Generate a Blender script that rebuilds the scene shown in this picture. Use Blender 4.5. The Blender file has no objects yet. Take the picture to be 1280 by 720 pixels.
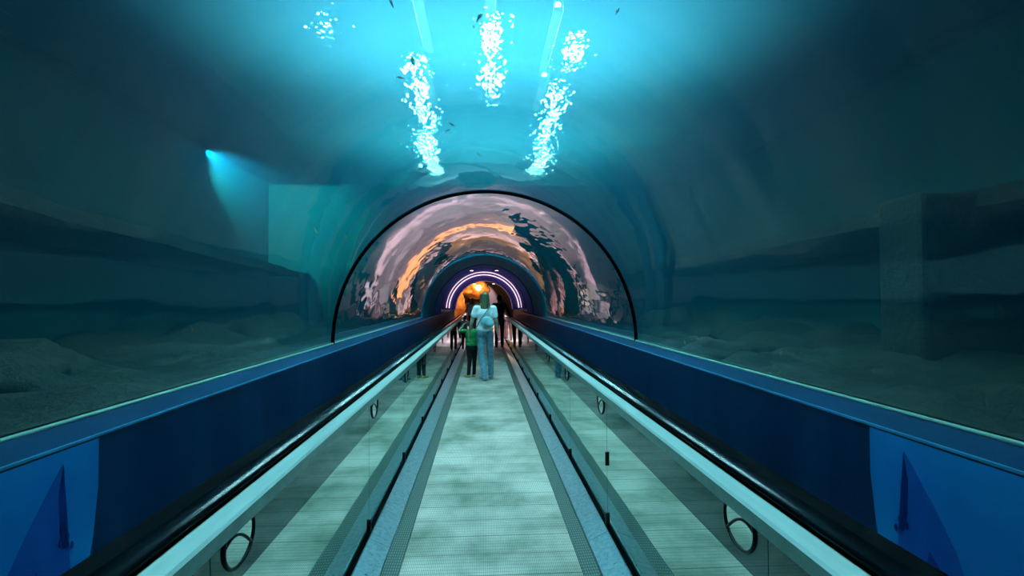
import bpy, bmesh, math, random
from mathutils import Vector, Matrix, Euler, noise
random.seed(7)
PI = math.pi
C = bpy.context.scene.collection
sc = bpy.context.scene

# ------------------------------------------------------------------ helpers
def new_bm(): return bmesh.new()

def box(bm, x0, x1, y0, y1, z0, z1):
    vs = [bm.verts.new((x, y, z)) for x in (x0, x1) for y in (y0, y1) for z in (z0, z1)]
    for f in ((0,1,3,2),(4,6,7,5),(0,4,5,1),(2,3,7,6),(0,2,6,4),(1,5,7,3)):
        bm.faces.new([vs[i] for i in f])
    return bm

def extrude_profile(bm, pts, y0, y1, closed=True, steps=1, cap=True):
    """sweep a list of (x, z) points along y"""
    rows = []
    for s in range(steps + 1):
        y = y0 + (y1 - y0) * s / steps
        rows.append([bm.verts.new((p[0], y, p[1])) for p in pts])
    n = len(pts)
    for a, b in zip(rows, rows[1:]):
        for i in range(n if closed else n - 1):
            j = (i + 1) % n
            bm.faces.new((a[i], a[j], b[j], b[i]))
    if closed and cap:
        bm.faces.new(rows[0][::-1]); bm.faces.new(rows[-1])
    return bm

def tube(bm, pts, r, seg=10, closed=False):
    """round tube along points; r is one number or one per point"""
    pts = [Vector(p) for p in pts]
    n = len(pts)
    rs = r if isinstance(r, (list, tuple)) else [r] * n
    rings = []
    prev = None
    for i, p in enumerate(pts):
        if closed: t = pts[(i + 1) % n] - pts[i - 1]
        else: t = pts[min(i + 1, n - 1)] - pts[max(i - 1, 0)]
        t.normalize()
        if prev is None:
            a = Vector((0, 0, 1)) if abs(t.z) < .9 else Vector((1, 0, 0))
            u = t.cross(a).normalized()
        else:
            u = (prev - t * prev.dot(t)).normalized()
        prev = u
        v = t.cross(u)
        rings.append([bm.verts.new(p + (u * math.cos(k * 2 * PI / seg) + v * math.sin(k * 2 * PI / seg)) * rs[i]) for k in range(seg)])
    m = n if closed else n - 1
    for i in range(m):
        a, b = rings[i], rings[(i + 1) % n]
        for k in range(seg):
            bm.faces.new((a[k], a[(k + 1) % seg], b[(k + 1) % seg], b[k]))
    if not closed:
        bm.faces.new(rings[0][::-1]); bm.faces.new(rings[-1])
    return bm

def ball(bm, c, r, sub=2, rot=None):
    rx, ry, rz = r if isinstance(r, (list, tuple)) else (r, r, r)
    M = Matrix.Translation(c) @ (rot.to_matrix().to_4x4() if rot else Matrix()) @ Matrix.Diagonal((rx, ry, rz, 1))
    bmesh.ops.create_icosphere(bm, subdivisions=sub, radius=1, matrix=M)
    return bm

def capsule(bm, p0, p1, r0, r1, n=6):
    """tapered limb as a closed lofted tube with round ends"""
    p0 = Vector(p0); p1 = Vector(p1)
    d = (p1 - p0).normalized()
    pts, rs = [], []
    for k in range(4):
        a = PI / 2 * (k + .35) / 4
        pts.append(p0 - d * r0 * math.cos(a)); rs.append(r0 * math.sin(a))
    for k in range(n + 1):
        t = k / n
        pts.append(p0.lerp(p1, t)); rs.append(r0 + (r1 - r0) * t)
    for k in range(3, -1, -1):
        a = PI / 2 * (k + .35) / 4
        pts.append(p1 + d * r1 * math.cos(a)); rs.append(r1 * math.sin(a))
    tube(bm, pts, rs, 12)
    return bm

def arc_pts(r, cz, n=64, a0=0.0, a1=PI):
    return [(r * math.cos(a0 + (a1 - a0) * i / n), cz + r * math.sin(a0 + (a1 - a0) * i / n)) for i in range(n + 1)]

def shell(bm, r0, r1, cz, y0, y1, n=72, steps=1):
    """half-round vault with a real thickness"""
    pts = arc_pts(r0, cz, n) + arc_pts(r1, cz, n)[::-1]
    return extrude_profile(bm, pts, y0, y1, True, steps)

def link(name, bm, mat, parent=None, smooth=False, loc=None, bevel=0):
    bmesh.ops.recalc_face_normals(bm, faces=bm.faces[:])
    me = bpy.data.meshes.new(name); bm.to_mesh(me); bm.free()
    if smooth:
        for p in me.polygons: p.use_smooth = True
    if mat: me.materials.append(mat)
    o = bpy.data.objects.new(name, me); C.objects.link(o)
    if parent: o.parent = parent
    if loc: o.location = loc
    if bevel:
        m = o.modifiers.new('bevel', 'BEVEL'); m.width = bevel; m.segments = 2; m.limit_method = 'ANGLE'
    return o

def tag(o, label=None, cat=None, group=None, kind=None):
    if label: o['label'] = label
    if cat: o['category'] = cat
    if group: o['group'] = group
    if kind: o['kind'] = kind
    return o

def thing(name, label, cat, loc=(0, 0, 0), rz=0, group=None):
    o = bpy.data.objects.new(name, None); C.objects.link(o)
    o.empty_display_size = .1
    o.location = loc; o.rotation_euler = (0, 0, rz)
    return tag(o, label, cat, group)

def struct(name, bm, mat, label=None, smooth=False, bevel=0):
    o = link(name, bm, mat, None, smooth, bevel=bevel)
    o['kind'] = 'structure'
    if label: o['label'] = label
    return o

def copy_tree(o, parent=None):
    c = o.copy(); C.objects.link(c)
    if parent: c.parent = parent
    for ch in list(o.children): copy_tree(ch, c)
    return c

def blend_skin(name, bm, mat, parent, voxel, smooth_n=4):
    """fuse overlapping volumes into one continuous surface"""
    me = bpy.data.meshes.new('t'); bm.to_mesh(me); bm.free()
    o = bpy.data.objects.new('t', me); C.objects.link(o)
    m = o.modifiers.new('r', 'REMESH'); m.mode = 'VOXEL'; m.voxel_size = voxel
    s = o.modifiers.new('s', 'SMOOTH'); s.iterations = smooth_n; s.factor = .5
    dg = bpy.context.evaluated_depsgraph_get()
    me2 = bpy.data.meshes.new_from_object(o.evaluated_get(dg))
    bpy.data.objects.remove(o); bpy.data.meshes.remove(me)
    me2.name = name
    for p in me2.polygons: p.use_smooth = True
    me2.materials.clear(); me2.materials.append(mat)
    r = bpy.data.objects.new(name, me2); C.objects.link(r); r.parent = parent
    return r

# ------------------------------------------------------------------ materials
class NT:
    def __init__(s, name):
        s.m = bpy.data.materials.new(name); s.m.use_nodes = True
        s.t = s.m.node_tree; s.t.nodes.clear()
        s.out = s.n('ShaderNodeOutputMaterial')
    def n(s, typ, **kw):
        nd = s.t.nodes.new(typ)
        for k, v in kw.items():
            if k in ('operation', 'blend_type', 'data_type', 'noise_dimensions', 'wave_type', 'bands_direction', 'feature', 'invert', 'distribution', 'wave_profile'):
                setattr(nd, k, v)
            else: nd.inputs[k.replace('_', ' ')].default_value = v
        return nd
    def l(s, a, b): s.t.links.new(a, b)
    def coord(s, scale=(1, 1, 1)):
        tc = s.n('ShaderNodeTexCoord'); mp = s.n('ShaderNodeMapping')
        mp.inputs['Scale'].default_value = scale
        s.l(tc.outputs['Object'], mp.inputs[0]); return mp.outputs[0]
    def ramp(s, fac, stops):
        r = s.n('ShaderNodeValToRGB'); e = r.color_ramp.elements
        e[0].position, e[0].color = stops[0][0], (*stops[0][1], 1)
        e[1].position, e[1].color = stops[1][0], (*stops[1][1], 1)
        for p, c in stops[2:]:
            k = e.new(p); k.color = (*c, 1)
        s.l(fac, r.inputs[0]); return r.outputs[0]
    def math(s, op, a, b=None, clamp=False):
        m = s.n('ShaderNodeMath', operation=op); m.use_clamp = clamp
        for i, v in enumerate((a, b)):
            if v is None: continue
            if isinstance(v, (int, float)): m.inputs[i].default_value = v
            else: s.l(v, m.inputs[i])
        return m.outputs[0]

def c4(c): return (c[0], c[1], c[2], 1)

def plain(name, col, rough=.6, metal=0, spec=.5, noise_amt=.15, nscale=8, bump=0, scale=(1, 1, 1), coat=0):
    """principled with a mottled colour of its own"""
    t = NT(name)
    p = t.n('ShaderNodeBsdfPrincipled')
    p.inputs['Roughness'].default_value = rough; p.inputs['Metallic'].default_value = metal
    p.inputs['Specular IOR Level'].default_value = spec
    p.inputs['Coat Weight'].default_value = coat
    v = t.coord(scale)
    nz = t.n('ShaderNodeTexNoise', Scale=nscale, Detail=4.0)
    t.l(v, nz.inputs['Vector'])
    a = tuple(c * (1 - noise_amt) for c in col); b = tuple(min(1, c * (1 + noise_amt)) for c in col)
    t.l(t.ramp(nz.outputs['Fac'], [(.3, a), (.7, b)]), p.inputs['Base Color'])
    if bump:
        bp = t.n('ShaderNodeBump', Strength=bump, Distance=.02)
        t.l(nz.outputs['Fac'], bp.inputs['Height']); t.l(bp.outputs[0], p.inputs['Normal'])
    t.l(p.outputs[0], t.out.inputs[0])
    return t.m

def emit(name, col, s):
    t = NT(name); e = t.n('ShaderNodeEmission', Strength=s); e.inputs[0].default_value = c4(col)
    t.l(e.outputs[0], t.out.inputs[0]); return t.m

def m_acrylic(name, bs, dist, ior=1.42, nsc=1.6):
    t = NT(name)
    v = t.coord((1.0, .35, 1.0))
    n1 = t.n('ShaderNodeTexNoise', Scale=nsc, Detail=3.0, Roughness=.5); t.l(v, n1.inputs['Vector'])
    bp = t.n('ShaderNodeBump', Strength=bs, Distance=dist)
    t.l(n1.outputs['Fac'], bp.inputs['Height'])
    fr = t.n('ShaderNodeFresnel', IOR=ior)
    g = t.n('ShaderNodeBsdfGlossy', Roughness=.02); g.inputs[0].default_value = (.95, 1, 1, 1)
    t.l(bp.outputs[0], g.inputs['Normal'])
    tr = t.n('ShaderNodeBsdfTransparent'); tr.inputs[0].default_value = (.68, .98, .99, 1)
    mx = t.n('ShaderNodeMixShader')
    t.l(fr.outputs[0], mx.inputs[0]); t.l(tr.outputs[0], mx.inputs[1]); t.l(g.outputs[0], mx.inputs[2])
    t.l(mx.outputs[0], t.out.inputs[0])
    return t.m

def m_water():
    t = NT('rippled_water_surface')
    v = t.coord((1, .55, 1))
    n1 = t.n('ShaderNodeTexNoise', Scale=1.3, Detail=2.0, Roughness=.5); t.l(v, n1.inputs['Vector'])
    v2 = t.coord((1, .8, 1))
    n2 = t.n('ShaderNodeTexNoise', Scale=7.0, Detail=2.0, Roughness=.5); t.l(v2, n2.inputs['Vector'])
    b1 = t.n('ShaderNodeBump', Strength=1.0, Distance=.052); t.l(n1.outputs['Fac'], b1.inputs['Height'])
    b2 = t.n('ShaderNodeBump', Strength=1.0, Distance=.034); t.l(n2.outputs['Fac'], b2.inputs['Height'])
    t.l(b1.outputs[0], b2.inputs['Normal'])
    rf = t.n('ShaderNodeBsdfRefraction', Roughness=.0, IOR=1.33); rf.inputs[0].default_value = (.45, .85, 1, 1)
    t.l(b2.outputs[0], rf.inputs['Normal'])
    tl = t.n('ShaderNodeBsdfTranslucent'); tl.inputs[0].default_value = (.03, .19, .30, 1)
    tr = t.n('ShaderNodeBsdfTransparent'); tr.inputs[0].default_value = (.6, 1, .95, 1)
    m1 = t.n('ShaderNodeMixShader', Fac=.5); t.l(rf.outputs[0], m1.inputs[1]); t.l(tl.outputs[0], m1.inputs[2])
    m2 = t.n('ShaderNodeMixShader', Fac=.13); t.l(m1.outputs[0], m2.inputs[1]); t.l(tr.outputs[0], m2.inputs[2])
    t.l(m2.outputs[0], t.out.inputs[0])
    return t.m

def m_belt():
    """ribbed aluminium pallets: fine lengthwise ribs, a joint every 13 cm, dirt in patches"""
    t = NT('ribbed_pallet_metal')
    tc = t.n('ShaderNodeTexCoord'); sp = t.n('ShaderNodeSeparateXYZ'); t.l(tc.outputs['Object'], sp.inputs[0])
    rib = t.math('FRACT', t.math('MULTIPLY', sp.outputs[0], 90.0))
    rib = t.math('LESS_THAN', rib, .42)
    row = t.math('FRACT', t.math('MULTIPLY', sp.outputs[1], 26.0))
    row = t.math('LESS_THAN', row, .25)
    jn = t.math('FRACT', t.math('MULTIPLY', sp.outputs[1], 4.0))
    jn = t.math('LESS_THAN', jn, .05)
    nz = t.n('ShaderNodeTexNoise', Scale=1.0, Detail=5.0, Roughness=.6); t.l(t.coord((1.6, 1.3, 1)), nz.inputs['Vector'])
    nb = t.n('ShaderNodeTexNoise', Scale=1.0, Detail=3.0); t.l(t.coord((.5, 4, 1)), nb.inputs['Vector'])
    mixf = t.math('ADD', t.math('MULTIPLY', nz.outputs['Fac'], .75), t.math('MULTIPLY', nb.outputs['Fac'], .25))
    col = t.ramp(mixf, [(.34, (.13, .15, .10)), (.62, (.68, .52, .45))])
    def dark(c, mask, k):
        mm = t.n('ShaderNodeMix', data_type='RGBA', blend_type='MULTIPLY')
        t.l(t.math('MULTIPLY', mask, k), mm.inputs[0]); t.l(c, mm.inputs[6]); mm.inputs[7].default_value = (.05, .06, .06, 1)
        return mm.outputs[2]
    col = dark(col, rib, .45); col = dark(col, row, .28); col = dark(col, jn, .5)
    p = t.n('ShaderNodeBsdfPrincipled', Roughness=.55, Metallic=.0); t.l(col, p.inputs['Base Color'])
    t.l(p.outputs[0], t.out.inputs[0])
    return t.m

def m_side_strip():
    t = NT('dark_rib_reflection')  # dark ribs painted as the belt's reflection in the skirt side
    tc = t.n('ShaderNodeTexCoord'); sp = t.n('ShaderNodeSeparateXYZ'); t.l(tc.outputs['Object'], sp.inputs[0])
    rib = t.math('LESS_THAN', t.math('FRACT', t.math('MULTIPLY', sp.outputs[0], 70.0)), .5)
    row = t.math('LESS_THAN', t.math('FRACT', t.math('MULTIPLY', sp.outputs[1], 30.0)), .45)
    k = t.math('MAXIMUM', rib, row)
    col = t.ramp(k, [(.2, (.14, .16, .13)), (.8, (.03, .045, .04))])
    p = t.n('ShaderNodeBsdfPrincipled', Roughness=.5); t.l(col, p.inputs['Base Color'])
    t.l(p.outputs[0], t.out.inputs[0]); return t.m

def m_pane(name, refl, tint, base):
    """mirror-like balustrade glass over a dark backing"""
    t = NT(name)
    fr = t.n('ShaderNodeFresnel', IOR=1.5)
    f = t.math('ADD', t.math('MULTIPLY', fr.outputs[0], 1 - refl), refl, True)
    nz = t.n('ShaderNodeTexNoise', Scale=1.2, Detail=1.0); t.l(t.coord(), nz.inputs['Vector'])
    bp = t.n('ShaderNodeBump', Strength=.2, Distance=.01); t.l(nz.outputs['Fac'], bp.inputs['Height'])
    g = t.n('ShaderNodeBsdfGlossy', Roughness=.015); g.inputs[0].default_value = c4(tint); t.l(bp.outputs[0], g.inputs['Normal'])
    d = t.n('ShaderNodeBsdfDiffuse'); d.inputs[0].default_value = c4(base)
    mx = t.n('ShaderNodeMixShader'); t.l(f, mx.inputs[0]); t.l(d.outputs[0], mx.inputs[1]); t.l(g.outputs[0], mx.inputs[2])
    t.l(mx.outputs[0], t.out.inputs[0]); return t.m

def m_skirt():
    t = NT('scuffed_steel_skirt')
    v = t.coord((1, 1, 1))
    nz = t.n('ShaderNodeTexNoise', Scale=30.0, Detail=5.0); t.l(v, nz.inputs['Vector'])
    spot = t.n('ShaderNodeTexNoise', Scale=70.0, Detail=2.0); t.l(v, spot.inputs['Vector'])
    a = t.ramp(nz.outputs['Fac'], [(.3, (.26, .34, .38)), (.7, (.44, .52, .55))])
    s = t.ramp(spot.outputs['Fac'], [(.66, (1, 1, 1)), (.70, (.25, .25, .25))])
    mm = t.n('ShaderNodeMix', data_type='RGBA', blend_type='MULTIPLY'); mm.inputs[0].default_value = 1
    t.l(a, mm.inputs[6]); t.l(s, mm.inputs[7])
    p = t.n('ShaderNodeBsdfPrincipled', Roughness=.28, Metallic=.55); t.l(mm.outputs[2], p.inputs['Base Color'])
    t.l(p.outputs[0], t.out.inputs[0]); return t.m

def m_blue_panel():
    """glossy blue laminate, gently wavy so that its sheen breaks into upright streaks"""
    t = NT('blue_laminate')
    nz = t.n('ShaderNodeTexNoise', Scale=1.0, Detail=3.0); t.l(t.coord((1, 3.2, .25)), nz.inputs['Vector'])
    col = t.ramp(nz.outputs['Fac'], [(.3, (.003, .026, .085)), (.7, (.005, .048, .13))])
    bp = t.n('ShaderNodeBump', Strength=.12, Distance=.04); t.l(nz.outputs['Fac'], bp.inputs['Height'])
    p = t.n('ShaderNodeBsdfPrincipled', Roughness=.32); t.l(col, p.inputs['Base Color']); t.l(bp.outputs[0], p.inputs['Normal'])
    t.l(p.outputs[0], t.out.inputs[0]); return t.m

def m_tank_wall():
    t = NT('algae_stained_blue_tank_wall')
    nz = t.n('ShaderNodeTexNoise', Scale=.8, Detail=6.0, Roughness=.6); t.l(t.coord((1, 1, 1)), nz.inputs['Vector'])
    col = t.ramp(nz.outputs['Fac'], [(.3, (.003, .06, .09)), (.55, (.005, .10, .15)), (.75, (.012, .13, .17))])
    p = t.n('ShaderNodeBsdfPrincipled', Roughness=.9); t.l(col, p.inputs['Base Color'])
    t.l(p.outputs[0], t.out.inputs[0]); return t.m

def m_rock(name, a, b, sc_=1.5):
    t = NT(name)
    v = t.coord()
    nz = t.n('ShaderNodeTexNoise', Scale=sc_, Detail=8.0, Roughness=.65); t.l(v, nz.inputs['Vector'])
    col = t.ramp(nz.outputs['Fac'], [(.35, a), (.65, b)])
    bp = t.n('ShaderNodeBump', Strength=.8, Distance=.15); t.l(nz.outputs['Fac'], bp.inputs['Height'])
    p = t.n('ShaderNodeBsdfPrincipled', Roughness=.85); t.l(col, p.inputs['Base Color']); t.l(bp.outputs[0], p.inputs['Normal'])
    t.l(p.outputs[0], t.out.inputs[0]); return t.m

ACR = m_acrylic('clear_acrylic', .35, .012, 1.25); ACR2 = m_acrylic('wavy_clear_acrylic', 1.0, .016, 1.75, 1.4)
ACR3 = m_acrylic('glossy_acrylic', .5, .006, 3.2, 1.2)
OUTER = NT('wetted_outer_acrylic_face'); _tr = OUTER.n('ShaderNodeBsdfTransparent'); OUTER.l(_tr.outputs[0], OUTER.out.inputs[0]); OUTER = OUTER.m
WATER = m_water(); BELT = m_belt(); STRIP = m_side_strip(); SKIRT = m_skirt()
PANE = m_pane('mirror_glass', .60, (.78, .97, .92), (.004, .035, .04))
WEAKPANE = m_pane('weak_mirror_glass', .02, (.75, .97, .95), (.004, .04, .05))  # added band: darkens the belt's reflection in the upper glass
BLUE = m_blue_panel(); TANK = m_tank_wall()
LEDGE = plain('blue_ledge_paint', (.003, .034, .09), .5, spec=.15, nscale=3)
LINING1 = plain('teal_blue_lining', (.01, .34, .52), .8, spec=.08, nscale=2)
LINING2 = plain('navy_lining', (.02, .17, .65), .8, spec=.08, nscale=2)
COLLAR = plain('indigo_collar_paint', (.13, .15, .75), .5, nscale=2)
STEEL = plain('brushed_steel', (.42, .50, .47), .38, .25, nscale=40, noise_amt=.08, scale=(1, .05, 1))
FASCIA = plain('teal_grey_fascia', (.10, .26, .26), .35, .3, nscale=20)
RUBBER = plain('black_rubber', (.004, .007, .010), .16, spec=.6)
BLACK = plain('black_seal', (.002, .003, .004), .9, spec=.05)
BROWN = plain('worn_brass_line', (.20, .17, .12), .4, .5)
BEAD = plain('acrylic_edge_glow', (.20, .42, .36), .4)  # pale colour stands in for light caught along the acrylic edge
DARKMETAL = plain('dark_clip_metal', (.012, .012, .014), .4, .5)
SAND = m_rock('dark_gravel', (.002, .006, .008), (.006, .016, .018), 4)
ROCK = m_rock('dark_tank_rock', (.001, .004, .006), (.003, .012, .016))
ROOM = plain('dark_room_paint', (.03, .022, .025), .8)
ROOMFLOOR = plain('pale_pink_terrazzo', (.62, .50, .52), .3, nscale=30)
ORANGE = m_rock('ochre_rockwork', (.32, .10, .02), (.85, .40, .10), 2.5)
GREENR = m_rock('mossy_rockwork', (.05, .07, .01), (.20, .20, .03), 3)
LANDING = plain('landing_plate_metal', (.34, .31, .32), .4, .0, nscale=60)

# ------------------------------------------------------------------ layout constants (metres)
R = 1.66; CZ = 1.129; XW = 1.40
Y_NEAR = -3.0; Y_RING = 5.62; Y_PORT = 13.6; Y_P2 = 17.1; Y_P3 = 19.3; Y_P4 = 23.6; Y_P5 = 24.6; Y_END = 40.0
SURF = 4.6

# ------------------------------------------------------------------ tunnel shell
def window(name, y0, y1):
    o = struct(name, shell(new_bm(), R, R + .07, CZ, y0, y1, 96), ACR if name == 'window_1' else ACR2 if name == 'window_2' else ACR3, smooth=False)
    o.data.materials.append(OUTER)
    for p in o.data.polygons:
        c = p.center
        if math.hypot(c.x, c.z - CZ) > R + .05: p.material_index = 1      # water touches this face: no reflection
    return o
for nm, a, b in (('window_1', Y_NEAR, Y_RING - .012), ('window_2', Y_RING + .012, Y_PORT), ('window_3', Y_P3, Y_P4)):
    o = window(nm, a, b)
    for p in o.data.polygons: p.use_smooth = abs(p.normal.y) < .5
    sm = [p.use_smooth for p in o.data.polygons]; cnt = {}
    for p in o.data.polygons:
        for ek in p.edge_keys: cnt.setdefault(ek, set()).add((p.use_smooth, p.material_index))
    for e in o.data.edges: e.use_edge_sharp = len(cnt[tuple(sorted(e.vertices))]) > 1
    o['label'] = {'window_1': 'curved clear acrylic tunnel section nearest the camera', 'window_2': 'curved clear acrylic tunnel section beyond the black joint ring',
                  'window_3': 'short glossy tunnel section between the dark blue arches'}[nm]
bm = new_bm()
tube(bm, [(x, Y_RING, z) for x, z in arc_pts(R - .004, CZ, 72)], .019, 8)
struct('trim_1', bm, BLACK, 'thin black joint ring between two acrylic tunnel sections', smooth=True)
struct('trim_2', shell(new_bm(), R - .02, R + .12, CZ, Y_PORT, Y_P2), LINING1, 'wide teal blue arch lining')
struct('trim_3', shell(new_bm(), R - .045, R + .12, CZ, Y_P2, Y_P3), LINING2, 'narrow navy arch lining')
struct('trim_4', shell(new_bm(), R - .33, R + .12, CZ, Y_P4, Y_P5), COLLAR, 'indigo collar arch framing the dark room beyond')
# enclosure around the short far glossy section
struct('trim_5', shell(new_bm(), R + .35, R + .45, CZ, Y_P3, Y_P4), plain('dim_backing', (.08, .07, .12), .6), 'curved backing behind the short glossy section')

def side_wall(name, s, label):
    bm = new_bm()
    extrude_profile(bm, [(s * XW, -.1), (s * XW, CZ), (s * (R + .07), CZ), (s * (R + .07), -.1)], Y_NEAR, Y_P5, True, 1)
    o = struct(name, bm, BLUE, label)
    o.data.materials.append(LEDGE)
    for p in o.data.polygons:
        if p.normal.z > .5: p.material_index = 1
    return o
side_wall('wall_left', -1, 'blue low wall with ledge left of the walkway')
side_wall('wall_right', 1, 'blue low wall with ledge right of the walkway')
for i, s in ((6, -1), (7, 1)):
    bm = new_bm()
    tube(bm, [(s * (R - .008), Y_NEAR, CZ + .004), (s * (R - .008), Y_PORT, CZ + .004)], .011, 8)
    struct('trim_%d' % i, bm, BEAD, 'pale bead painted as the glow line along the %s acrylic base' % ('left' if s < 0 else 'right'), smooth=True)
    bm = new_bm()
    box(bm, min(s * (XW - .004), s * (XW + .004)), max(s * (XW - .004), s * (XW + .004)), Y_NEAR, Y_P5, CZ - .006, CZ + .003)
    struct('trim_%d' % (i + 2), bm, plain('blue_edge_strip', (.04, .28, .5), .3), 'thin blue edge strip of the %s ledge' % ('left' if s < 0 else 'right'))
struct('floor', box(new_bm(), -R - .1, R + .1, Y_NEAR, Y_P5, -.25, -.14), BLACK, 'dark slab under the walkway')

# ------------------------------------------------------------------ tank beyond the acrylic
TX = 5.6
for nm, s in (('wall_tank_left', -1), ('wall_tank_right', 1)):
    x0, x1 = sorted((s * TX, s * (TX + .3)))
    bm = new_bm(); box(bm, x0, x1, -4, Y_PORT + .3, .3, SURF + .25)
    struct(nm, bm, TANK, 'blue painted %s wall of the tank' % ('left' if s < 0 else 'right'))
def arch_wall(name, r, xo, zlo, zhi, y0, y1, mat, label):
    """rectangular wall with the tunnel arch left open"""
    bm = new_bm(); ac = math.atan2(zhi - CZ, xo)
    angs = sorted(set([PI * k / 64 for k in range(65)] + [ac, PI - ac]))
    inner = [(r, zlo)] + [(r * math.cos(a), CZ + r * math.sin(a)) for a in angs] + [(-r, zlo)]
    outer = [(xo, zlo)]
    for a in angs:
        ca, sa = math.cos(a), math.sin(a)
        t = min(xo / abs(ca) if abs(ca) > 1e-6 else 1e9, (zhi - CZ) / sa if sa > 1e-6 else 1e9)
        outer.append((t * ca, CZ + t * sa))
    outer.append((-xo, zlo))
    rows = [[bm.verts.new((x, y, z)) for x, z in q] for q, y in ((inner, y0), (outer, y0), (outer, y1), (inner, y1))]
    for a, b in zip(rows, rows[1:] + rows[:1]):
        for k in range(len(inner) - 1): bm.faces.new((a[k], a[k + 1], b[k + 1], b[k]))
    for k in (0, -1): bm.faces.new([q[k] for q in rows])
    o = link(name, bm, mat); o['kind'] = 'structure'; o['label'] = label
    return o
arch_wall('wall_tank_far', R + .08, TX, .3, SURF + .25, Y_PORT, Y_PORT + .3, TANK, 'far wall of the tank around the dark arches')
arch_wall('wall_tank_near', R + .08, TX, .3, SURF + .25, -4.3, -4.0, TANK, 'near wall of the tank behind the camera')
for s in (-1, 1):
    x0, x1 = sorted((s * (R + .05), s * TX))
    bm = new_bm()
    nx, ny = 14, 60
    g = [[bm.verts.new((x0 + (x1 - x0) * i / nx, -4 + (Y_PORT + 4) * j / ny,
          .75 + .30 * noise.noise(Vector((i * .5, j * .35, s * 3))) + .35 * (abs(x0 + (x1 - x0) * i / nx) - R) / (TX - R))) for i in range(nx + 1)] for j in range(ny + 1)]
    for j in range(ny):
        for i in range(nx):
            bm.faces.new((g[j][i], g[j][i + 1], g[j + 1][i + 1], g[j + 1][i]))
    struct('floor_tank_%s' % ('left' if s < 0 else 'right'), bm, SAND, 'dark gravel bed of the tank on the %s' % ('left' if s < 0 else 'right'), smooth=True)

def shelf(s, y0, y1, z0, z1, zt, depth, name, label):
    """long concrete shelf on the tank wall; zt = top height at y0 and y1"""
    bm = new_bm()
    ny = 40; rows = []
    for j in range(ny + 1):
        t = j / ny; y = y0 + (y1 - y0) * t
        top = zt[0] + (zt[1] - zt[0]) * t + .05 * noise.noise(Vector((y * 1.7, s, 0)))
        d = depth + .12 * noise.noise(Vector((y * 1.1, s, 5)))
        rows.append([bm.verts.new(p) for p in ((s * TX, y, top), (s * (TX - d), y, top - .04), (s * (TX - d - .05), y, top - .22), (s * (TX - d * .8), y, z0), (s * TX, y, z0))])
    for a, b in zip(rows, rows[1:]):
        for i in range(4): bm.faces.new((a[i], a[i + 1], b[i + 1], b[i]))
    bm.faces.new(rows[0][::-1]); bm.faces.new(rows[-1])
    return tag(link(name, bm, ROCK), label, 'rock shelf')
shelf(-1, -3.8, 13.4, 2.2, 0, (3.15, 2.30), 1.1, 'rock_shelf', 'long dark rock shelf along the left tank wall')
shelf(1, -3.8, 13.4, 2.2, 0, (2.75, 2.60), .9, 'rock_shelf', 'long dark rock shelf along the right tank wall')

def boulder(loc, r, seed, mat, label, cat='rock', group=None, name='boulder'):
    bm = new_bm(); bmesh.ops.create_icosphere(bm, subdivisions=4, radius=1)
    for v in bm.verts:
        n = noise.fractal(v.co * 1.1 + Vector((seed * 9.1, 3, 1)), .8, 2.0, 4)
        v.co *= 1 + .38 * n
        v.co.x *= r[0]; v.co.y *= r[1]; v.co.z *= r[2]
    return tag(link(name, bm, mat, None, True, loc), label, cat, group)
rk = [(-3.6, 1.5, 1.0, .9, .8, .55), (-4.2, 4.6, 1.1, 1.0, 1.2, .6), (-3.4, 7.6, .95, .7, .9, .5), (-4.3, 10.4, 1.1, 1.0, 1.1, .7), (-3.0, 12.2, 1.0, .8, .7, .6),
      (3.7, 2.2, 1.0, .9, .9, .5), (3.2, 6.6, .95, 1.0, 1.0, .6), (3.4, 8.4, .95, .8, .9, .5), (4.1, 11.2, 1.1, 1.0, 1.0, .8)]
for i, (x, y, z, a, b, c) in enumerate(rk):
    z -= .30; c *= .7; a *= .8; b *= .8
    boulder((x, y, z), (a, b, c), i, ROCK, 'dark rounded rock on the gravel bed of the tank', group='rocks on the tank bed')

# pillar holding the right shelf: the tall dark block seen on the right
bm = new_bm(); box(bm, 4.1, TX, 4.6, 5.15, .6, 2.6)
tag(link('concrete_pillar', bm, ROCK, bevel=.05), 'dark square pillar under the right rock shelf', 'pillar')

# water surface: one sheet, normals looking down
bm = new_bm()
vs = [bm.verts.new(p) for p in ((-TX, -4, SURF), (-TX, Y_PORT, SURF), (TX, Y_PORT, SURF), (TX, -4, SURF))]
bm.faces.new(vs)
me = bpy.data.meshes.new('water_surface'); bm.to_mesh(me); bm.free(); me.materials.append(WATER)
if me.polygons[0].normal.z > 0: me.flip_normals()
o = bpy.data.objects.new('water_surface', me); C.objects.link(o)
tag(o, 'rippling pale blue water surface above the tunnel', 'water', kind='stuff')
HALLP = plain('hall_paint', (.012, .08, .11), .8)
struct('ceiling', box(new_bm(), -8, 8, -6, 22, 8.4, 8.6), HALLP, 'ceiling of the hall above the water')
for nm, q in (('wall_hall_left', (-8.2, -8, -6, 22)), ('wall_hall_right', (8, 8.2, -6, 22)), ('wall_hall_far', (-8, 8, 22, 22.2)), ('wall_hall_near', (-8, 8, -6.2, -6))):
    struct(nm, box(new_bm(), *q, SURF + .25, 8.4), HALLP, 'plain wall of the hall above the water')
for nm, q in (('floor_hall_left', (-8, -TX, -6, 22)), ('floor_hall_right', (TX, 8, -6, 22)), ('floor_hall_far', (-TX, TX, Y_PORT, 22)), ('floor_hall_near', (-TX, TX, -6, -4))):
    struct(nm, box(new_bm(), *q, SURF + .1, SURF + .26), HALLP, 'walkable deck around the open water')

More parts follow.
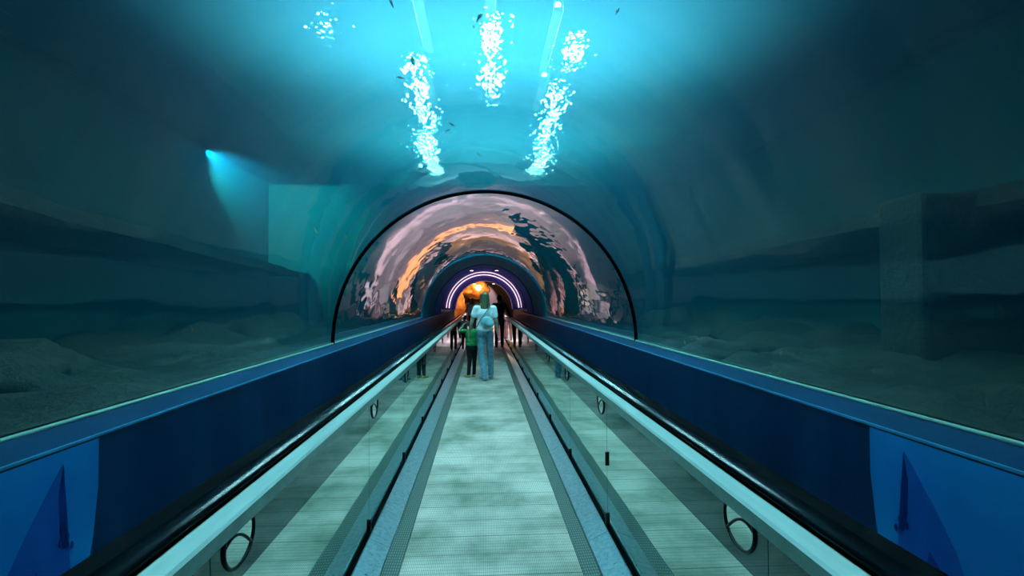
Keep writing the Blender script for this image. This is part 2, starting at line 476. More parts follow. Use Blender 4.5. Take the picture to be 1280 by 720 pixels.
VOL = NT('murky_teal_water'); _v = VOL.n('ShaderNodeVolumePrincipled', Density=.19, Anisotropy=.35)
_v.inputs['Color'].default_value = (.008, .36, .85, 1); _v.inputs['Absorption Color'].default_value = (.005, .42, .80, 1)
VOL.l(_v.outputs[0], VOL.out.inputs['Volume']); VOL = VOL.m
o = arch_wall('tank_water', R + .075, TX - .01, .31, SURF - .004, -3.99, Y_PORT - .01, VOL, 'murky teal water filling the tank around the tunnel'); o['kind'] = 'stuff'; o['category'] = 'water'
# lamps over the water
LENS = emit('lamp_lens', (.85, .97, 1.0), 260)
LZ = 7.35
def strip_light(L, label):
    root = thing('strip_light', label, 'light')
    bm = new_bm(); extrude_profile(bm, [(-.11, -.13), (-.10, .06), (-.07, .13), (.07, .13), (.10, .06), (.11, -.13), (.10, -.13), (.088, .055), (-.088, .055), (-.10, -.13)], -L / 2, L / 2); link('housing', bm, DARKMETAL, root)
    n = max(2, round(L / .15))
    for i in range(n + 1):
        yb = -L / 2 + L * i / n
        link('added_baffle', box(new_bm(), -.09, .09, yb - .003, yb + .003, -.155, -.058), DARKMETAL, root)  # blades added to hide the tube from low sight lines
    bm = new_bm(); tube(bm, [(0, -L / 2 + .02, .0), (0, L / 2 - .02, .0)], .055, 12); link('lamp_tube', bm, LENS, root, True)
    for y in (-L * .35, L * .35):
        bm = new_bm(); tube(bm, [(0, y, .13), (0, y, 8.4 - LZ)], .01, 6); link('hanger', bm, DARKMETAL, root)
    return root
for x, y0, y1, nm in ((-1.25, 9.0, 11.6, 'nearer strip light over the left of the tunnel'), (-1.45, 12.2, 15.0, 'farther strip light over the left of the tunnel'),
                      (1.50, 8.3, 8.9, 'short strip light over the right of the tunnel'), (1.45, 9.8, 12.4, 'nearer long strip light over the right of the tunnel'), (1.55, 12.9, 15.0, 'farther long strip light over the right of the tunnel'),
                      (.12, 7.9, 10.2, 'strip light over the middle of the tunnel'), (-2.45, 8.0, 8.14, 'very short strip light far over the left of the tunnel')):
    o = strip_light(y1 - y0, nm); o.location = (x, (y0 + y1) / 2, LZ)

def spot(name, loc, target, col, power, angle, size=.15, blend=.6):
    L = bpy.data.lights.new(name, 'SPOT'); L.energy = power; L.color = col; L.spot_size = math.radians(angle); L.spot_blend = blend; L.shadow_soft_size = size
    o = bpy.data.objects.new(name, L); C.objects.link(o); o.location = loc
    o.rotation_euler = (Vector(target) - Vector(loc)).to_track_quat('-Z', 'Y').to_euler()
    return o
def area(name, loc, target, col, power, sx, sy, spread=180):
    L = bpy.data.lights.new(name, 'AREA'); L.energy = power; L.color = col; L.shape = 'RECTANGLE'; L.size = sx; L.size_y = sy; L.spread = math.radians(spread)
    o = bpy.data.objects.new(name, L); C.objects.link(o); o.location = loc
    o.rotation_euler = (Vector(target) - Vector(loc)).to_track_quat('-Z', 'Y').to_euler()
    return o
TEAL = (.50, 1.0, .90)
for x, y, e in ((0, 2.4, 260), (0, 6.0, 720), (0, 9.6, 400)):
    area('hall_fill', (x, y, 7.7), (x, y, 0), (1.0, .88, .96), e, 4.2, 2.4, 72)  # fill panels added under the closed ceiling to light tunnel and water
# far room lamps
area('room_light', (0.4, 27.5, 3.6), (0, 21.5, 0), (1.0, .68, .76), 220, 1.2, 1.2)
area('room_light', (-1.2, 32.0, 3.8), (-.5, 36, 1.5), (1.0, .50, .15), 320, 1.0, 1.0)
spot('wall_beam', (-5.25, 9.9, 4.42), (-4.8, 13.6, 3.75), (.12, .78, 1.0), 4500, 64, .03, .9)

DLENS = emit('fill_downlight_lens', (1.0, .78, .84), 12)  # added lamps in the arches, for pink pools on the landing
for (x, y, w) in ((-.45, 18.4, 'left of the pair nearer the camera'), (.45, 18.4, 'right of the pair nearer the camera'), (-.45, 24.1, 'left of the pair in the indigo collar'), (.45, 24.1, 'right of the pair in the indigo collar')):
    rr = (R - .045) if y < 20 else (R - .33)
    z = CZ + math.sqrt(rr * rr - x * x) - .02
    root = thing('fill_downlight', 'added small round downlight, ' + w, 'light', (x, y, z), group='added downlights in the arches')
    bm = new_bm(); tube(bm, [(0, 0, -.03), (0, 0, .06)], .07, 20); link('rim', bm, DARKMETAL, root)
    bm = new_bm(); tube(bm, [(0, 0, -.034), (0, 0, -.030)], .055, 20); link('lens', bm, DLENS, root)

for (x, y, z), tgt, c, e, a in (((-.45, 18.4, 2.6), (-.60, 19.7, 0), (1.0, .60, .70), 1500, 24), ((.45, 18.4, 2.6), (.60, 19.9, 0), (1.0, .66, .74), 1900, 25),
                           ((-.45, 24.1, 2.2), (-.5, 22.6, 0), (1.0, .62, .72), 600, 22), ((.45, 24.1, 2.2), (.5, 22.9, 0), (1.0, .66, .76), 350, 26)):
    spot('fill_pool_beam', (x, y, z), tgt, c, e, a, .05, .5)  # added beams: floor pools for the acrylic to mirror
spot('ochre_beam', (-1.2, 29.5, 3.7), (.72, 26.9, 0), (1.0, .42, .05), 6500, 20, .05, .4)  # added beam: orange floor pool mirrored on the left acrylic
spot('wall_wash', (0, 37.8, 3.9), (0, 40, 1.5), (1.0, .70, .72), 4000, 42, .05, .5)  # added wash on the back wall to brighten the far glossy section
spot('room_beam', (1.6, 33.5, 3.8), (.1, 31.0, 0), (1.0, .72, .74), 2600, 44, .05, .4)  # added beam: pink pool on the room floor, for its reflection
bm = new_bm()
tube(bm, [(x, 23.54, z) for x, z in arc_pts(R - .06, CZ, 64, math.radians(3), math.radians(177))], .018, 8)
tag(link('glow_ring', bm, emit('pinkish_tube', (1.0, .62, .62), 2.2), smooth=True), 'thin pinkish glowing tube added for the bright ring around the indigo collar arch', 'light')  # added glow in place of a bright reflecting ring

# ------------------------------------------------------------------ moving walkway
Y0W = -2.6; Y1W = 17.6; Y2W = 25.0
joints = [-1.5, -.01, 1.48, 3.46] + [3.46 + 1.49 * k for k in range(1, 15)]
way = thing('moving_walkway', 'moving walkway with glass sides and black rubber handrails', 'moving walkway', (0, 0, 0))
bm = new_bm(); extrude_profile(bm, [(-.536, -.06), (-.536, 0), (.536, 0), (.536, -.06)], Y0W, Y1W); link('belt', bm, BELT, way)
bm = new_bm()
extrude_profile(bm, [(-.80, -.06), (-.80, .004), (.80, .004), (.80, -.06)], Y1W, Y2W - .5); link('landing_plate', bm, LANDING, way)
for s in (-1, 1):
    bm = new_bm(); extrude_profile(bm, [(s * .538, -.06), (s * .538, .006), (s * .638, .012), (s * .638, -.06)], Y0W, Y1W); link('rib_reflection_strip', bm, STRIP, way)
    bm = new_bm()
    y = Y0W; k = 0
    while y < Y2W - .6:
        y2 = min(y + 1.98, Y2W - .6)
        extrude_profile(bm, [(s * .640, -.05), (s * .640, .02), (s * .765, .080), (s * .775, .075), (s * .775, -.05)], y + .002, y2 - .002)
        y = y2
    link('skirt_panel', bm, SKIRT, way)
    bm = new_bm(); extrude_profile(bm, [(s * .777, -.05), (s * .777, .055), (s * .785, .060), (s * .815, .060), (s * .815, -.05)], Y0W, Y2W - .6); link('seal_strip', bm, BLACK, way)
    for a, b in zip(joints, joints[1:]):
        bm = new_bm(); x0, x1 = sorted((s * .797, s * .812)); box(bm, x0, x1, a + .003, b - .003, .055, .735)
        pn = link('glass_pane', bm, PANE, way)
        bm = new_bm(); z = .735
        n = 1
        x0, x1 = sorted((s * .797, s * .812)); box(bm, x0, x1, a + .003, b - .003, z + .0005, .897)
        link('weak_mirror_band', bm, WEAKPANE, pn)
    for yj in joints[1:-1]:
        bm = new_bm(); x0, x1 = sorted((s * .799, s * .811)); box(bm, x0, x1, yj - .0028, yj + .0028, .06, .897)
        x0, x1 = sorted((s * .784, s * .800)); box(bm, x0, x1, yj - .008, yj + .008, .075, .15)
        if s > 0 and 3 < yj < 4: box(bm, x0, x1, yj - .009, yj + .009, .47, .56)
        link('joint_clip', bm, DARKMETAL, way)
    # deck and handrail
    prof = [(.786, .897), (.781, .945), (.790, .953), (.838, .965), (.838, .897)]
    bm = new_bm(); extrude_profile(bm, [(s * a, b) for a, b in prof], Y0W, Y2W)
    o = link('inner_deck', bm, STEEL, way); o.data.materials.append(FASCIA)
    for p in o.data.polygons:
        if abs(p.normal.x) > .9 and abs(p.center.x) < .79: p.material_index = 1
    bm = new_bm(); extrude_profile(bm, [(s * a, b) for a, b in ((.839, .90), (.839, .957), (.846, .962), (.848, .90))], Y0W, Y2W); link('guide_rail', bm, BROWN, way)
    hp = []
    for k in range(16):
        a = k * 2 * PI / 16
        ca, sa = math.cos(a), math.sin(a)
        hp.append((s * (.888 + .037 * math.copysign(abs(ca) ** .7, ca)), .976 + .018 * math.copysign(abs(sa) ** .7, sa)))
    ym = Y2W
    bm = new_bm(); extrude_profile(bm, hp, Y0W, ym, True); link('handrail', bm, RUBBER, way, True)
    bm = new_bm(); extrude_profile(bm, [(s * a, b) for a, b in ((.849, -.1), (.849, .955), (.925, .955), (.935, .975), (1.02, .965), (1.03, .94), (1.03, -.1))], Y0W, Y2W); link('outer_deck', bm, BLACK, way)
    for yj in [j for j in joints if 1 < j < 12]:
        # round clamp just past each joint, under the deck
        yc = yj + .17; zc = .862
        ring = [(s * .7950, yc + .098 * math.cos(a * 2 * PI / 32), zc + .080 * math.sin(a * 2 * PI / 32)) for a in range(32)]
        bm = new_bm(); tube(bm, ring, .006, 6, True)
        bar = [(s * .7950, yc + .098 * (1 - 2 * t), zc - .062 + .085 * math.sin(t * 2.2) + .0 * t) for t in [i / 10 for i in range(11)]]
        bar = [p for p in bar if ((p[1] - yc) / .098) ** 2 + ((p[2] - zc) / .080) ** 2 < 1.02]
        tube(bm, bar, .005, 6)
        cl = link('round_clamp', bm, DARKMETAL, way, True)
        bm = new_bm()
        ds = [bm.verts.new((s * .7952, yc + .096 * math.cos(a * 2 * PI / 32), zc + .078 * math.sin(a * 2 * PI / 32))) for a in range(32)]
        ds2 = [bm.verts.new((s * .7968, yc + .096 * math.cos(a * 2 * PI / 32), zc + .078 * math.sin(a * 2 * PI / 32))) for a in range(32)]
        bm.faces.new(ds); bm.faces.new(ds2[::-1])
        for a in range(32): bm.faces.new((ds[a], ds[(a + 1) % 32], ds2[(a + 1) % 32], ds2[a]))
        link('clamp_disc', bm, PANE, cl)

# ------------------------------------------------------------------ wall graphics
def m_graphic(side):
    """printed sea scene: blue water getting deeper, a whale head breaching as a dark wedge"""
    t = NT('printed_blue_graphic')
    p = t.n('ShaderNodeBsdfPrincipled', Roughness=.35)
    nz = t.n('ShaderNodeTexNoise', Scale=1.5, Detail=3.0); t.l(t.coord(), nz.inputs['Vector'])
    t.l(t.ramp(nz.outputs['Fac'], [(.35, (.007, .20, .58)), (.65, (.014, .32, .74))]), p.inputs['Base Color'])
    t.l(p.outputs[0], t.out.inputs[0]); return t.m
GR = m_graphic(0)
GR_D = plain('printed_deep_blue', (.010, .10, .42), .35); GR_D2 = plain('printed_navy', (.005, .03, .20), .35); GR_W = plain('printed_white', (.3, .7, .75), .35)
def graphic(s, y1, label):
    root = thing('wall_graphic', label, 'wall graphic', (s * (XW - .002), y1, 0))
    zb, zt, w = .35, CZ - .012, 2.6
    def flat(name, poly, d, mat, parent):
        bm = new_bm()
        a = [bm.verts.new((-s * d, -u, z)) for u, z in poly]; b = [bm.verts.new((-s * (d - .0006), -u, z)) for u, z in poly]
        f1 = bm.faces.new(a); f2 = bm.faces.new(b[::-1]); n = len(poly)
        for i in range(n): bm.faces.new((a[i], b[i], b[(i + 1) % n], a[(i + 1) % n]))
        bmesh.ops.triangulate(bm, faces=[f1, f2])
        return link(name, bm, mat, parent)
    edge = [(0, zt), (w, zt), (w, zb), (.05, zb), (.055, .62), (.02, .8), (0, .95)]
    flat('print_sheet', edge, .002, GR, root)
    # whale seen from below: a pointed wedge widening downwards
    wh = flat('whale_silhouette', [(.155, 1.075), (.20, 1.02), (.27, .93), (.345, .82), (.385, .72), (.39, .60), (.37, .36), (.10, .36), (.11, .62), (.128, .80)], .0032, GR_D, root)
    flat('throat_shadow', [(.155, 1.07), (.172, .98), (.165, .86), (.15, .80), (.128, .80), (.142, .95)], .0044, GR_D2, wh)
    flat('belly_shadow', [(.25, .78), (.33, .70), (.375, .60), (.36, .37), (.24, .37), (.20, .58)], .0044, GR_D2, wh)
    for (u, z) in ((.15, .87), (.135, .835), (.165, .825), (.118, .80)):
        flat('dark_spot', [(u + .007 * math.cos(a * PI / 5), z + .013 * math.sin(a * PI / 5)) for a in range(10)], .0056, GR_D2, wh)
    flat('white_fleck', [(.235, .655), (.242, .69), (.252, .655), (.245, .60)], .0056, GR_W, wh)
    flat('second_whale', [(.62, .83), (.70, .80), (.80, .66), (.86, .36), (.52, .36), (.55, .62)], .0032, GR_D, root)
    return root
graphic(-1, 1.90, 'glossy blue whale print on the left wall')
graphic(1, 1.84, 'glossy blue whale print on the right wall')

# ------------------------------------------------------------------ room beyond
bm = new_bm(); box(bm, -5, 5, Y2W - .5, Y_END, -.1, .0); struct('floor_room', bm, ROOMFLOOR, 'pale floor of the room past the tunnel')
bm = new_bm(); box(bm, -5, 5, Y_END, Y_END + .2, -.1, 4.2); struct('wall_back', bm, ROOM, 'dark back wall of the room past the tunnel')
for nm, s in (('wall_room_left', -1), ('wall_room_right', 1)):
    x0, x1 = sorted((s * 5, s * 5.2)); bm = new_bm(); box(bm, x0, x1, Y_P5, Y_END, -.1, 4.2); struct(nm, bm, ROOM)
bm = new_bm(); box(bm, -5, 5, Y_P5, Y_END, 4.1, 4.3); struct('ceiling_room', bm, ROOM)
arch_wall('wall_front', R - .2, 5, -.1, 4.2, Y_P5 + .002, Y_P5 + .12, ROOM, 'dark wall around the tunnel mouth')
boulder((-.6, 35.5, 2.3), (.9, .9, .62), 31, ORANGE, 'glowing ochre rock face high on the room left', name='rockwork')
boulder((-.75, 36.4, .9), (1.2, .8, .75), 41, ROOM, 'dark rock mass under the glowing ochre rock face', name='rockwork')
boulder((-2.0, 33.5, 1.25), (.75, .8, 1.25), 33, ORANGE, 'upright ochre rock column at the room left', name='rockwork')
boulder((-2.6, 36.0, 2.0), (.7, .8, .9), 37, GREENR, 'mossy rock beside the ochre rock face', name='rockwork')
def glow_lamp(loc, r, col, s, label):
    root = thing('wall_lamp', label, 'lamp', loc)
    bm = new_bm(); ball(bm, (0, 0, 0), r, 3); link('globe', bm, emit('warm_globe', col, s), root, True)
    bm = new_bm(); tube(bm, [(0, .0, r * .8), (0, 0.1, r * 1.5), (0, .35, r * 1.6)], .02, 8); link('bracket', bm, DARKMETAL, root)
glow_lamp((-.35, 34.2, 2.38), .17, (1.0, .72, .35), 40, 'warm bright globe lamp against the ochre rock face')
glow_lamp((-1.72, 31.4, 1.75), .13, (1.0, .45, .10), 22, 'small orange globe lamp beside the rock column')

# ------------------------------------------------------------------ people
def figure(name, label, loc, H, pose, skin, hair_col, hair_len, top, bottom, shoe, rz=0, vox=.007, sleeve=.55, bag=None, hair_style='long', shirt_loose=0.0):
    """one continuous body plus clothing; all in metres for a 1.70 m figure, then scaled"""
    k = H / 1.70
    root = thing(name, label, 'person', loc, rz)
    root.scale = (k, k, k)
    P = {q: Vector(v) for q, v in pose.items()}
    bm = new_bm()
    # head and face (looks along +y)
    hd = P['head']; nk = P['neck']
    ball(bm, hd, (.076, .094, .108), 3)
    ball(bm, hd + Vector((0, .022, -.06)), (.056, .066, .055), 3)
    ball(bm, hd + Vector((0, .098, -.020)), (.013, .018, .024), 2)
    for s in (-1, 1):
        ball(bm, hd + Vector((s * .078, -.005, -.012)), (.010, .020, .032), 2)
        ball(bm, hd + Vector((s * .034, .080, .022)), (.022, .012, .007), 2)
    ball(bm, hd + Vector((0, .086, -.058)), (.024, .011, .007), 2)
    capsule(bm, hd + Vector((0, -.015, -.05)), nk + Vector((0, 0, -.03)), .050, .056)
    # trunk
    pel, ch = P['pelvis'], P['chest']
    mid = pel.lerp(ch, .5)
    ball(bm, ch + Vector((0, 0, .03)), (.150, .098, .16), 3)
    ball(bm, mid, (.118, .088, .15), 3)
    ball(bm, pel, (.152, .108, .12), 3)
    for s, q in ((-1, 'l'), (1, 'r')):
        sh, el, wr = P[q + 'sh'], P[q + 'el'], P[q + 'wr']
        capsule(bm, nk + Vector((0, 0, -.05)), sh, .050, .050)
        capsule(bm, sh, el, .050, .038); capsule(bm, el, wr, .039, .025)
        d = (P[q + 'hand'] - wr).normalized()
        side = Vector((s, 0, 0)); side = (side - d * side.dot(d)).normalized()
        fw = d.cross(side).normalized()
        if fw.y < 0: fw = -fw
        pc = wr + d * .05
        # palm flattened across the body side, fingers separate and slightly curled
        M = Matrix((fw, side, d)).transposed()
        ball(bm, pc, (.040, .017, .052), 2, M.to_quaternion())
        for i, ln in enumerate((.072, .080, .075, .058)):
            b0 = pc + fw * (.028 - .0188 * i) + d * .038
            b1 = b0 + d * ln * .5 - side * .006
            b2 = b1 + d * ln * .42 - side * .022
            capsule(bm, b0, b1, .0092, .0085, 2); capsule(bm, b1, b2, .0085, .007, 2)
        t0 = pc + fw * .03 - d * .015
        t1 = t0 + fw * .022 + d * .028 - side * .008; t2 = t1 + fw * .004 + d * .028 - side * .008
        capsule(bm, t0, t1, .011, .010, 2); capsule(bm, t1, t2, .010, .008, 2)
        hp, kn, an, toe = P[q + 'hip'], P[q + 'kn'], P[q + 'an'], P[q + 'toe']
        capsule(bm, hp, kn, .082, .055); capsule(bm, kn, an, .056, .036)
        capsule(bm, an + Vector((0, -.02, -.03)), toe, .034, .026)
    body = blend_skin('body', bm, skin, root, vox)
    for s in (-1, 1):
        bm = new_bm(); ball(bm, hd + Vector((s * .033, .082, .006)), (.012, .010, .008), 2); link('eye', bm, EYE, body, True)
    # top
    bm = new_bm()
    g = .016 + shirt_loose
    ball(bm, ch + Vector((0, 0, .03)), (.150 + g, .098 + g, .165 + g * .4), 3)
    ball(bm, mid, (.125 + g + shirt_loose, .092 + g, .16), 3)
    ball(bm, pel + Vector((0, 0, .05)), (.148 + g, .108 + g, .10), 3)
    for q in 'lr':
        sh, el, wr = P[q + 'sh'], P[q + 'el'], P[q + 'wr']
        capsule(bm, nk + Vector((0, 0, -.055)), sh, .060, .062)
        if sleeve <= 1: capsule(bm, sh, sh.lerp(el, sleeve), .063, .064)
        else:
            capsule(bm, sh, el, .063, .050); capsule(bm, el, el.lerp(wr, .93), .050, .036)
    blend_skin('shirt', bm, top, root, .009, 5)
    # trousers
    bm = new_bm()
    ball(bm, pel + Vector((0, 0, -.01)), (.162, .122, .125), 3)
    for q in 'lr':
        hp, kn, an = P[q + 'hip'], P[q + 'kn'], P[q + 'an']
        ball(bm, hp + Vector((0, -.04, .02)), (.085, .085, .09), 3)
        capsule(bm, hp, kn, .092, .066); capsule(bm, kn, an + Vector((0, 0, .01)), .066, .054)
    blend_skin('trousers', bm, bottom, root, .009, 3)
    for q in 'lr':
        an, toe = P[q + 'an'], P[q + 'toe']
        bm = new_bm(); f = (toe - an); f.z = 0; f.normalize()
        base = Vector((an.x, an.y, .035))
        capsule(bm, base - f * .03, Vector((toe.x, toe.y, .032)), .042, .036)
        capsule(bm, an + Vector((0, 0, -.02)), base, .045, .045)
        sd = f.cross(Vector((0, 0, 1)))
        sh_ = blend_skin('shoe', bm, shoe[0], root, .007, 3)
        bm = new_bm(); n = 20
        c0 = base.lerp(Vector((toe.x, toe.y, .03)), .52); L = (Vector((toe.x, toe.y, 0)) - Vector((base.x, base.y, 0))).length / 2 + .055
        for z in (0.0, .022):
            for a in range(n):
                th = a * 2 * PI / n; p = c0 + f * L * math.cos(th) + sd * .043 * math.sin(th)
                bm.verts.new((p.x, p.y, z))
        bm.verts.ensure_lookup_table(); vv = bm.verts[:]
        bm.faces.new(vv[:n][::-1]); bm.faces.new(vv[n:])
        for a in range(n): bm.faces.new((vv[a], vv[(a + 1) % n], vv[n + (a + 1) % n], vv[n + a]))
        link('sole', bm, shoe[1], sh_)
    # hair
    bm = new_bm()
    ball(bm, hd + Vector((0, -.014, .018)), (.087, .096, .108), 3)
    if hair_style == 'long':
        for i in range(13):
            a = PI + (i - 6) / 6 * 1.55 + 0
            px, py = math.sin(a - PI) * .082, -math.cos(a - PI) * .088 - .01
            w = .028
            capsule(bm, hd + Vector((px * .72, py * .8, .065)), hd + Vector((px * 1.25, py * (.9 if abs(px) < .07 else .6) - .01, -hair_len + .03 * math.sin(i * 2.1))), w, w * .55)
    blend_skin('hair', bm, hair_col, root, .008, 9)
    if bag:
        bm = new_bm()
        c = Vector(bag['c'])
        M = Euler((0, 0, 0)).to_quaternion()
        ball(bm, c, (.125, .055, .105), 3, Euler((0, bag.get('tilt', .35), 0)).to_quaternion())
        ball(bm, c + Vector((.02, 0, -.03)), (.12, .06, .08), 3, Euler((0, bag.get('tilt', .35), 0)).to_quaternion())
        b = blend_skin('shoulder_bag', bm, bag['m'], root, .009, 4)
        bm = new_bm(); tube(bm, [Vector(p) for p in bag['strap']], .011, 6); link('bag_strap', bm, bag['m2'], b, True)
    return root

def cloth(name, c, amt=.25, sc_=14): return plain(name, c, .85, nscale=sc_, noise_amt=amt, bump=.3)
EYE = plain('eye_white', (.7, .7, .7), .2)
SKIN = plain('skin', (.48, .32, .24), .5, nscale=20, noise_amt=.06)
OLIVE = plain('olive_brown_hair', (.13, .12, .06), .45, nscale=3, noise_amt=.5, scale=(14, 14, 1))
DHAIR = plain('dark_hair', (.02, .016, .012), .5, nscale=6, noise_amt=.3)
WHITE = cloth('white_cotton', (.90, .92, .92), .05); JEANS = cloth('blue_denim', (.14, .30, .38), .3); GREEN = cloth('green_cotton', (.01, .22, .05))
BLK = cloth('black_cloth', (.012, .013, .016)); LBAG = cloth('pale_teal_bag', (.30, .55, .60), .15); STRAPM = plain('grey_strap', (.16, .22, .26), .7)
BLUESHOE = plain('blue_canvas', (.10, .26, .38), .7); SOLEW = plain('white_sole', (.7, .75, .75), .6); YEL = plain('olive_yellow_shoe', (.42, .36, .05), .7)
MAROON = cloth('dark_maroon_cloth', (.06, .03, .03)); PALE = cloth('pale_blue_cloth', (.38, .52, .58), .1); PINK = cloth('dusty_pink_cloth', (.5, .22, .26)); BSHOE = plain('black_shoe', (.01, .01, .01), .5)

STAND = dict(head=(0, .01, 1.585), neck=(0, -.01, 1.45), chest=(0, 0, 1.24), pelvis=(0, 0, .94),
    lsh=(-.175, -.01, 1.385), lel=(-.235, -.03, 1.11), lwr=(-.245, .03, .87), lhand=(-.245, .06, .78),
    rsh=(.175, -.01, 1.385), rel=(.235, -.03, 1.11), rwr=(.245, .03, .87), rhand=(.245, .06, .78),
    lhip=(-.085, 0, .88), lkn=(-.095, .03, .48), lan=(-.10, -.02, .09), ltoe=(-.11, .13, .03),
    rhip=(.085, 0, .88), rkn=(.09, .02, .48), ran=(.09, -.05, .09), rtoe=(.11, .10, .03))
def pose(**kw):
    p = dict(STAND); p.update(kw); return p
figure('person', 'person in white T-shirt and blue jeans with pale crossbody bag, walking away', (-.01, 10.28, 0), 1.74,
    pose(head=(.0, .01, 1.585), lsh=(-.17, -.01, 1.385), lel=(-.255, -.03, 1.13), lwr=(-.30, .04, .90), lhand=(-.32, .07, .80),
         rsh=(.175, -.01, 1.385), rel=(.225, -.03, 1.12), rwr=(.255, .03, .88), rhand=(.27, .06, .79),
         lhip=(-.08, 0, .88), lkn=(-.06, -.03, .47), lan=(-.01, -.16, .10), ltoe=(-.08, -.02, .03),
         rhip=(.085, 0, .88), rkn=(.105, .10, .48), ran=(.115, .10, .09), rtoe=(.13, .25, .03)),
    SKIN, OLIVE, .24, WHITE, JEANS, (BLUESHOE, SOLEW), vox=.006, sleeve=.50, shirt_loose=.012,
    bag=dict(c=(.045, -.165, 1.13), m=LBAG, m2=STRAPM, tilt=.12,
             strap=[(.12, -.03, 1.465), (.085, -.115, 1.41), (.03, -.155, 1.32), (-.05, -.162, 1.21), (-.12, -.145, 1.11), (-.165, -.08, 1.02), (-.17, .02, 1.0)]))
figure('person', 'child in green T-shirt and black trousers raising an arm to the head', (-.275, 10.62, 0), 1.17,
    pose(head=(.0, .01, 1.57), neck=(0, 0, 1.44), lsh=(-.17, 0, 1.37), lel=(-.38, .02, 1.38), lwr=(-.24, .02, 1.58), lhand=(-.15, .02, 1.64),
         rsh=(.17, 0, 1.37), rel=(.25, .03, 1.12), rwr=(.30, .10, .92), rhand=(.32, .14, .82),
         lkn=(-.07, -.02, .48), lan=(-.10, -.10, .09), ltoe=(-.20, .03, .03), ran=(.06, .02, .09), rtoe=(.02, .16, .03), rkn=(.07, .04, .48)),
    SKIN, DHAIR, .02, GREEN, BLK, (YEL, YEL), vox=.008, sleeve=.6, hair_style='short', shirt_loose=.03)
figure('person', 'adult in black clothes walking ahead of the white T-shirt', (.50, 17.2, 0), 1.74, pose(rel=(.30, .05, 1.15), rwr=(.36, .15, .98), rhand=(.40, .2, .92)),
    SKIN, DHAIR, .05, BLK, BLK, (BSHOE, BSHOE), vox=.010, sleeve=2, hair_style='short')
figure('person', 'adult in pale blue top standing farther ahead to the left', (-.49, 21.5, 0), 1.66, pose(),
    SKIN, DHAIR, .16, PALE, BLK, (BSHOE, BSHOE), vox=.010)
figure('person', 'child in dusty pink top ahead of the green T-shirt', (-.62, 16.2, 0), 1.08, pose(),
    SKIN, DHAIR, .05, PINK, BLK, (BSHOE, BSHOE), vox=.011, hair_style='short')
figure('person', 'adult in dark maroon coat near the right handrail', (.66, 19.8, 0), 1.55, pose(),
    SKIN, DHAIR, .10, MAROON, MAROON, (BSHOE, BSHOE), vox=.011, sleeve=2)

# ------------------------------------------------------------------ camera
F = 640.0
cam = bpy.data.cameras.new('camera'); cam.sensor_width = 36; cam.lens = 36 * F / 1280; cam.clip_start = .05
co = bpy.data.objects.new('camera', cam); C.objects.link(co)
CAM = Vector((-.038, 0, 1.6))
co.location = CAM
VX, VY = 604, 374
yaw = -math.atan((640 - VX) / F)      # looks a little right of the tunnel axis
pitch = math.atan((VY - 360) / F)
co.rotation_euler = (Euler((PI / 2 + pitch, 0, yaw)).to_matrix() @ Matrix.Rotation(math.radians(-.3), 3, 'Z')).to_euler()
sc.camera = co
bpy.context.view_layer.update()

def unproject(px, py, D):
    """point on the sight line through a photo position at depth D along the tunnel"""
    d = co.matrix_world.to_3x3() @ Vector(((px - 640) / F, -(py - 360) / F, -1))
    return CAM + d * (D / d.y)

# ------------------------------------------------------------------ fish
FISHM = plain('dark_grey_fish', (.02, .06, .06), .4); FISHG = plain('golden_fish', (.55, .50, .08), .4); FINP = plain('pale_fin', (.45, .7, .6), .4)
def fish(px, py, D, Lm, heading, tilt, bend, mat, label, group=None):
    loc = unproject(px, py, D)
    root = thing('fish', label, 'fish', loc, group=group)
    root.rotation_euler = (tilt * .3, tilt, heading)
    bm = new_bm(); n = 12; rings = []
    for i in range(n + 1):
        t = i / n; x = (.5 - t) * Lm
        w = Lm * .13 * (math.sin(min(1, t * 1.06 + .03) * PI) ** .7) * (1 - .35 * t) + .001 * Lm
        y = bend * Lm * (t - .35) ** 2
        rings.append([bm.verts.new((x, y + w * .55 * math.cos(k * PI / 5), w * math.sin(k * PI / 5))) for k in range(10)])
    for a, b in zip(rings, rings[1:]):
        for k in range(10): bm.faces.new((a[k], a[(k + 1) % 10], b[(k + 1) % 10], b[k]))
    bm.faces.new(rings[0][::-1]); bm.faces.new(rings[-1])
    link('body', bm, mat, root, True)
    yb = bend * Lm * .42
    def fin(name, pts, m_):
        bm = new_bm()
        a = [bm.verts.new((p[0] * Lm, p[1] * Lm + .004 * Lm, p[2] * Lm)) for p in pts]; b = [bm.verts.new((p[0] * Lm, p[1] * Lm - .004 * Lm, p[2] * Lm)) for p in pts]
        bm.faces.new(a); bm.faces.new(b[::-1])
        for i in range(len(pts)): bm.faces.new((a[i], b[i], b[(i + 1) % len(pts)], a[(i + 1) % len(pts)]))
        link(name, bm, m_, root)
    yt = bend * .42
    fin('tail_fin', [(-.46, yt, .0), (-.64, yt * 1.5, .13), (-.58, yt * 1.35, 0), (-.64, yt * 1.5, -.13)], FINP)
    fin('dorsal_fin', [(.15, bend * .02, .09), (.0, bend * .02, .19), (-.22, bend * .14, .08)], mat)
    fin('pectoral_fin', [(.15, bend * .02, -.08), (.02, bend * .02, -.18), (-.03, bend * .02, -.09)], mat)
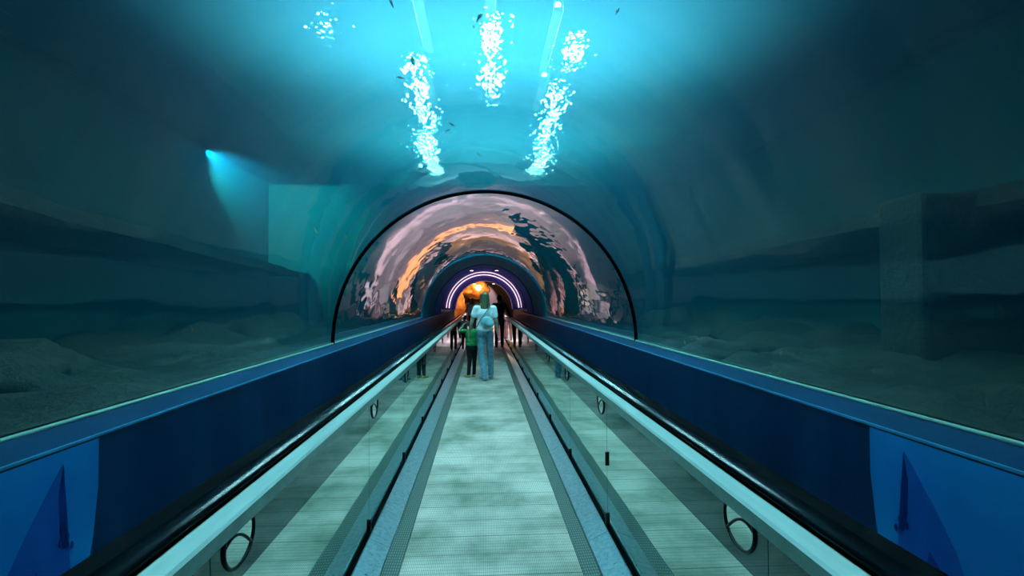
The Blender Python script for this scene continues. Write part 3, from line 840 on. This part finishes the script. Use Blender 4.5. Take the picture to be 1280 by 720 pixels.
fl = [(489, 3, 4.3, .085, .9, .9, .3, FISHM, 'dark fish at the top edge of the view above the left lamp glints'),
      (600, 20, 4.2, .105, .6, -1.0, 1.4, FISHM, 'dark curved fish left of the middle lamp glints'),
      (515, 74, 4.6, .115, .4, 1.3, .5, FISHM, 'dark fish in the top of the left lamp glints'),
      (500, 97, 4.8, .085, .1, .1, .1, FISHM, 'slim dark fish swimming level left of the left glints'),
      (564, 155, 6.0, .10, .1, .5, .3, FISHM, 'upper of the two small fish between left and middle glints'),
      (559, 163, 6.2, .09, .2, -.5, -.3, FISHM, 'lower of the two small fish between left and middle glints'),
      (515, 187, 6.4, .075, .3, 1.2, .2, FISHM, 'tiny dark fish left of the left glints near their lower end'),
      (598, 193, 6.8, .085, .1, .5, .1, FISHM, 'tiny dark fish above the black joint ring'),
      (772, 14, 4.6, .085, .3, -1.1, .1, FISHM, 'slim dark fish right of the right lamp glints'),
      (394, 288, 5.6, .065, .3, 1.2, .2, FISHG, 'tiny golden fish left of the black joint ring, higher'),
      (432, 296, 6.9, .06, .3, .9, .2, FISHG, 'tiny golden fish left of the black joint ring, nearer to it'),
      (240, 412, 4.4, .045, .3, 1.2, .2, FISHG, 'tiny golden fish low behind the left acrylic'),
      (856, 428, 5.4, .05, .3, 1.2, .2, FISHG, 'tiny golden fish low behind the right acrylic')]
for f in fl: fish(*f)

# ------------------------------------------------------------------ world and output
w = bpy.data.worlds.new('World'); sc.world = w; w.use_nodes = True
w.node_tree.nodes['Background'].inputs[0].default_value = (.0, .006, .008, 1)
w.node_tree.nodes['Background'].inputs[1].default_value = 1
sc.view_settings.view_transform = 'Standard'; sc.view_settings.look = 'None'
sc.view_settings.gamma = 1; sc.view_settings.use_curve_mapping = False; sc.view_settings.exposure = 0.0
cy = sc.cycles
cy.use_denoising = True; cy.max_bounces = 10; cy.transparent_max_bounces = 16; cy.glossy_bounces = 6; cy.diffuse_bounces = 4; cy.transmission_bounces = 6
cy.sample_clamp_indirect = 8; cy.caustics_reflective = True; cy.caustics_refractive = True
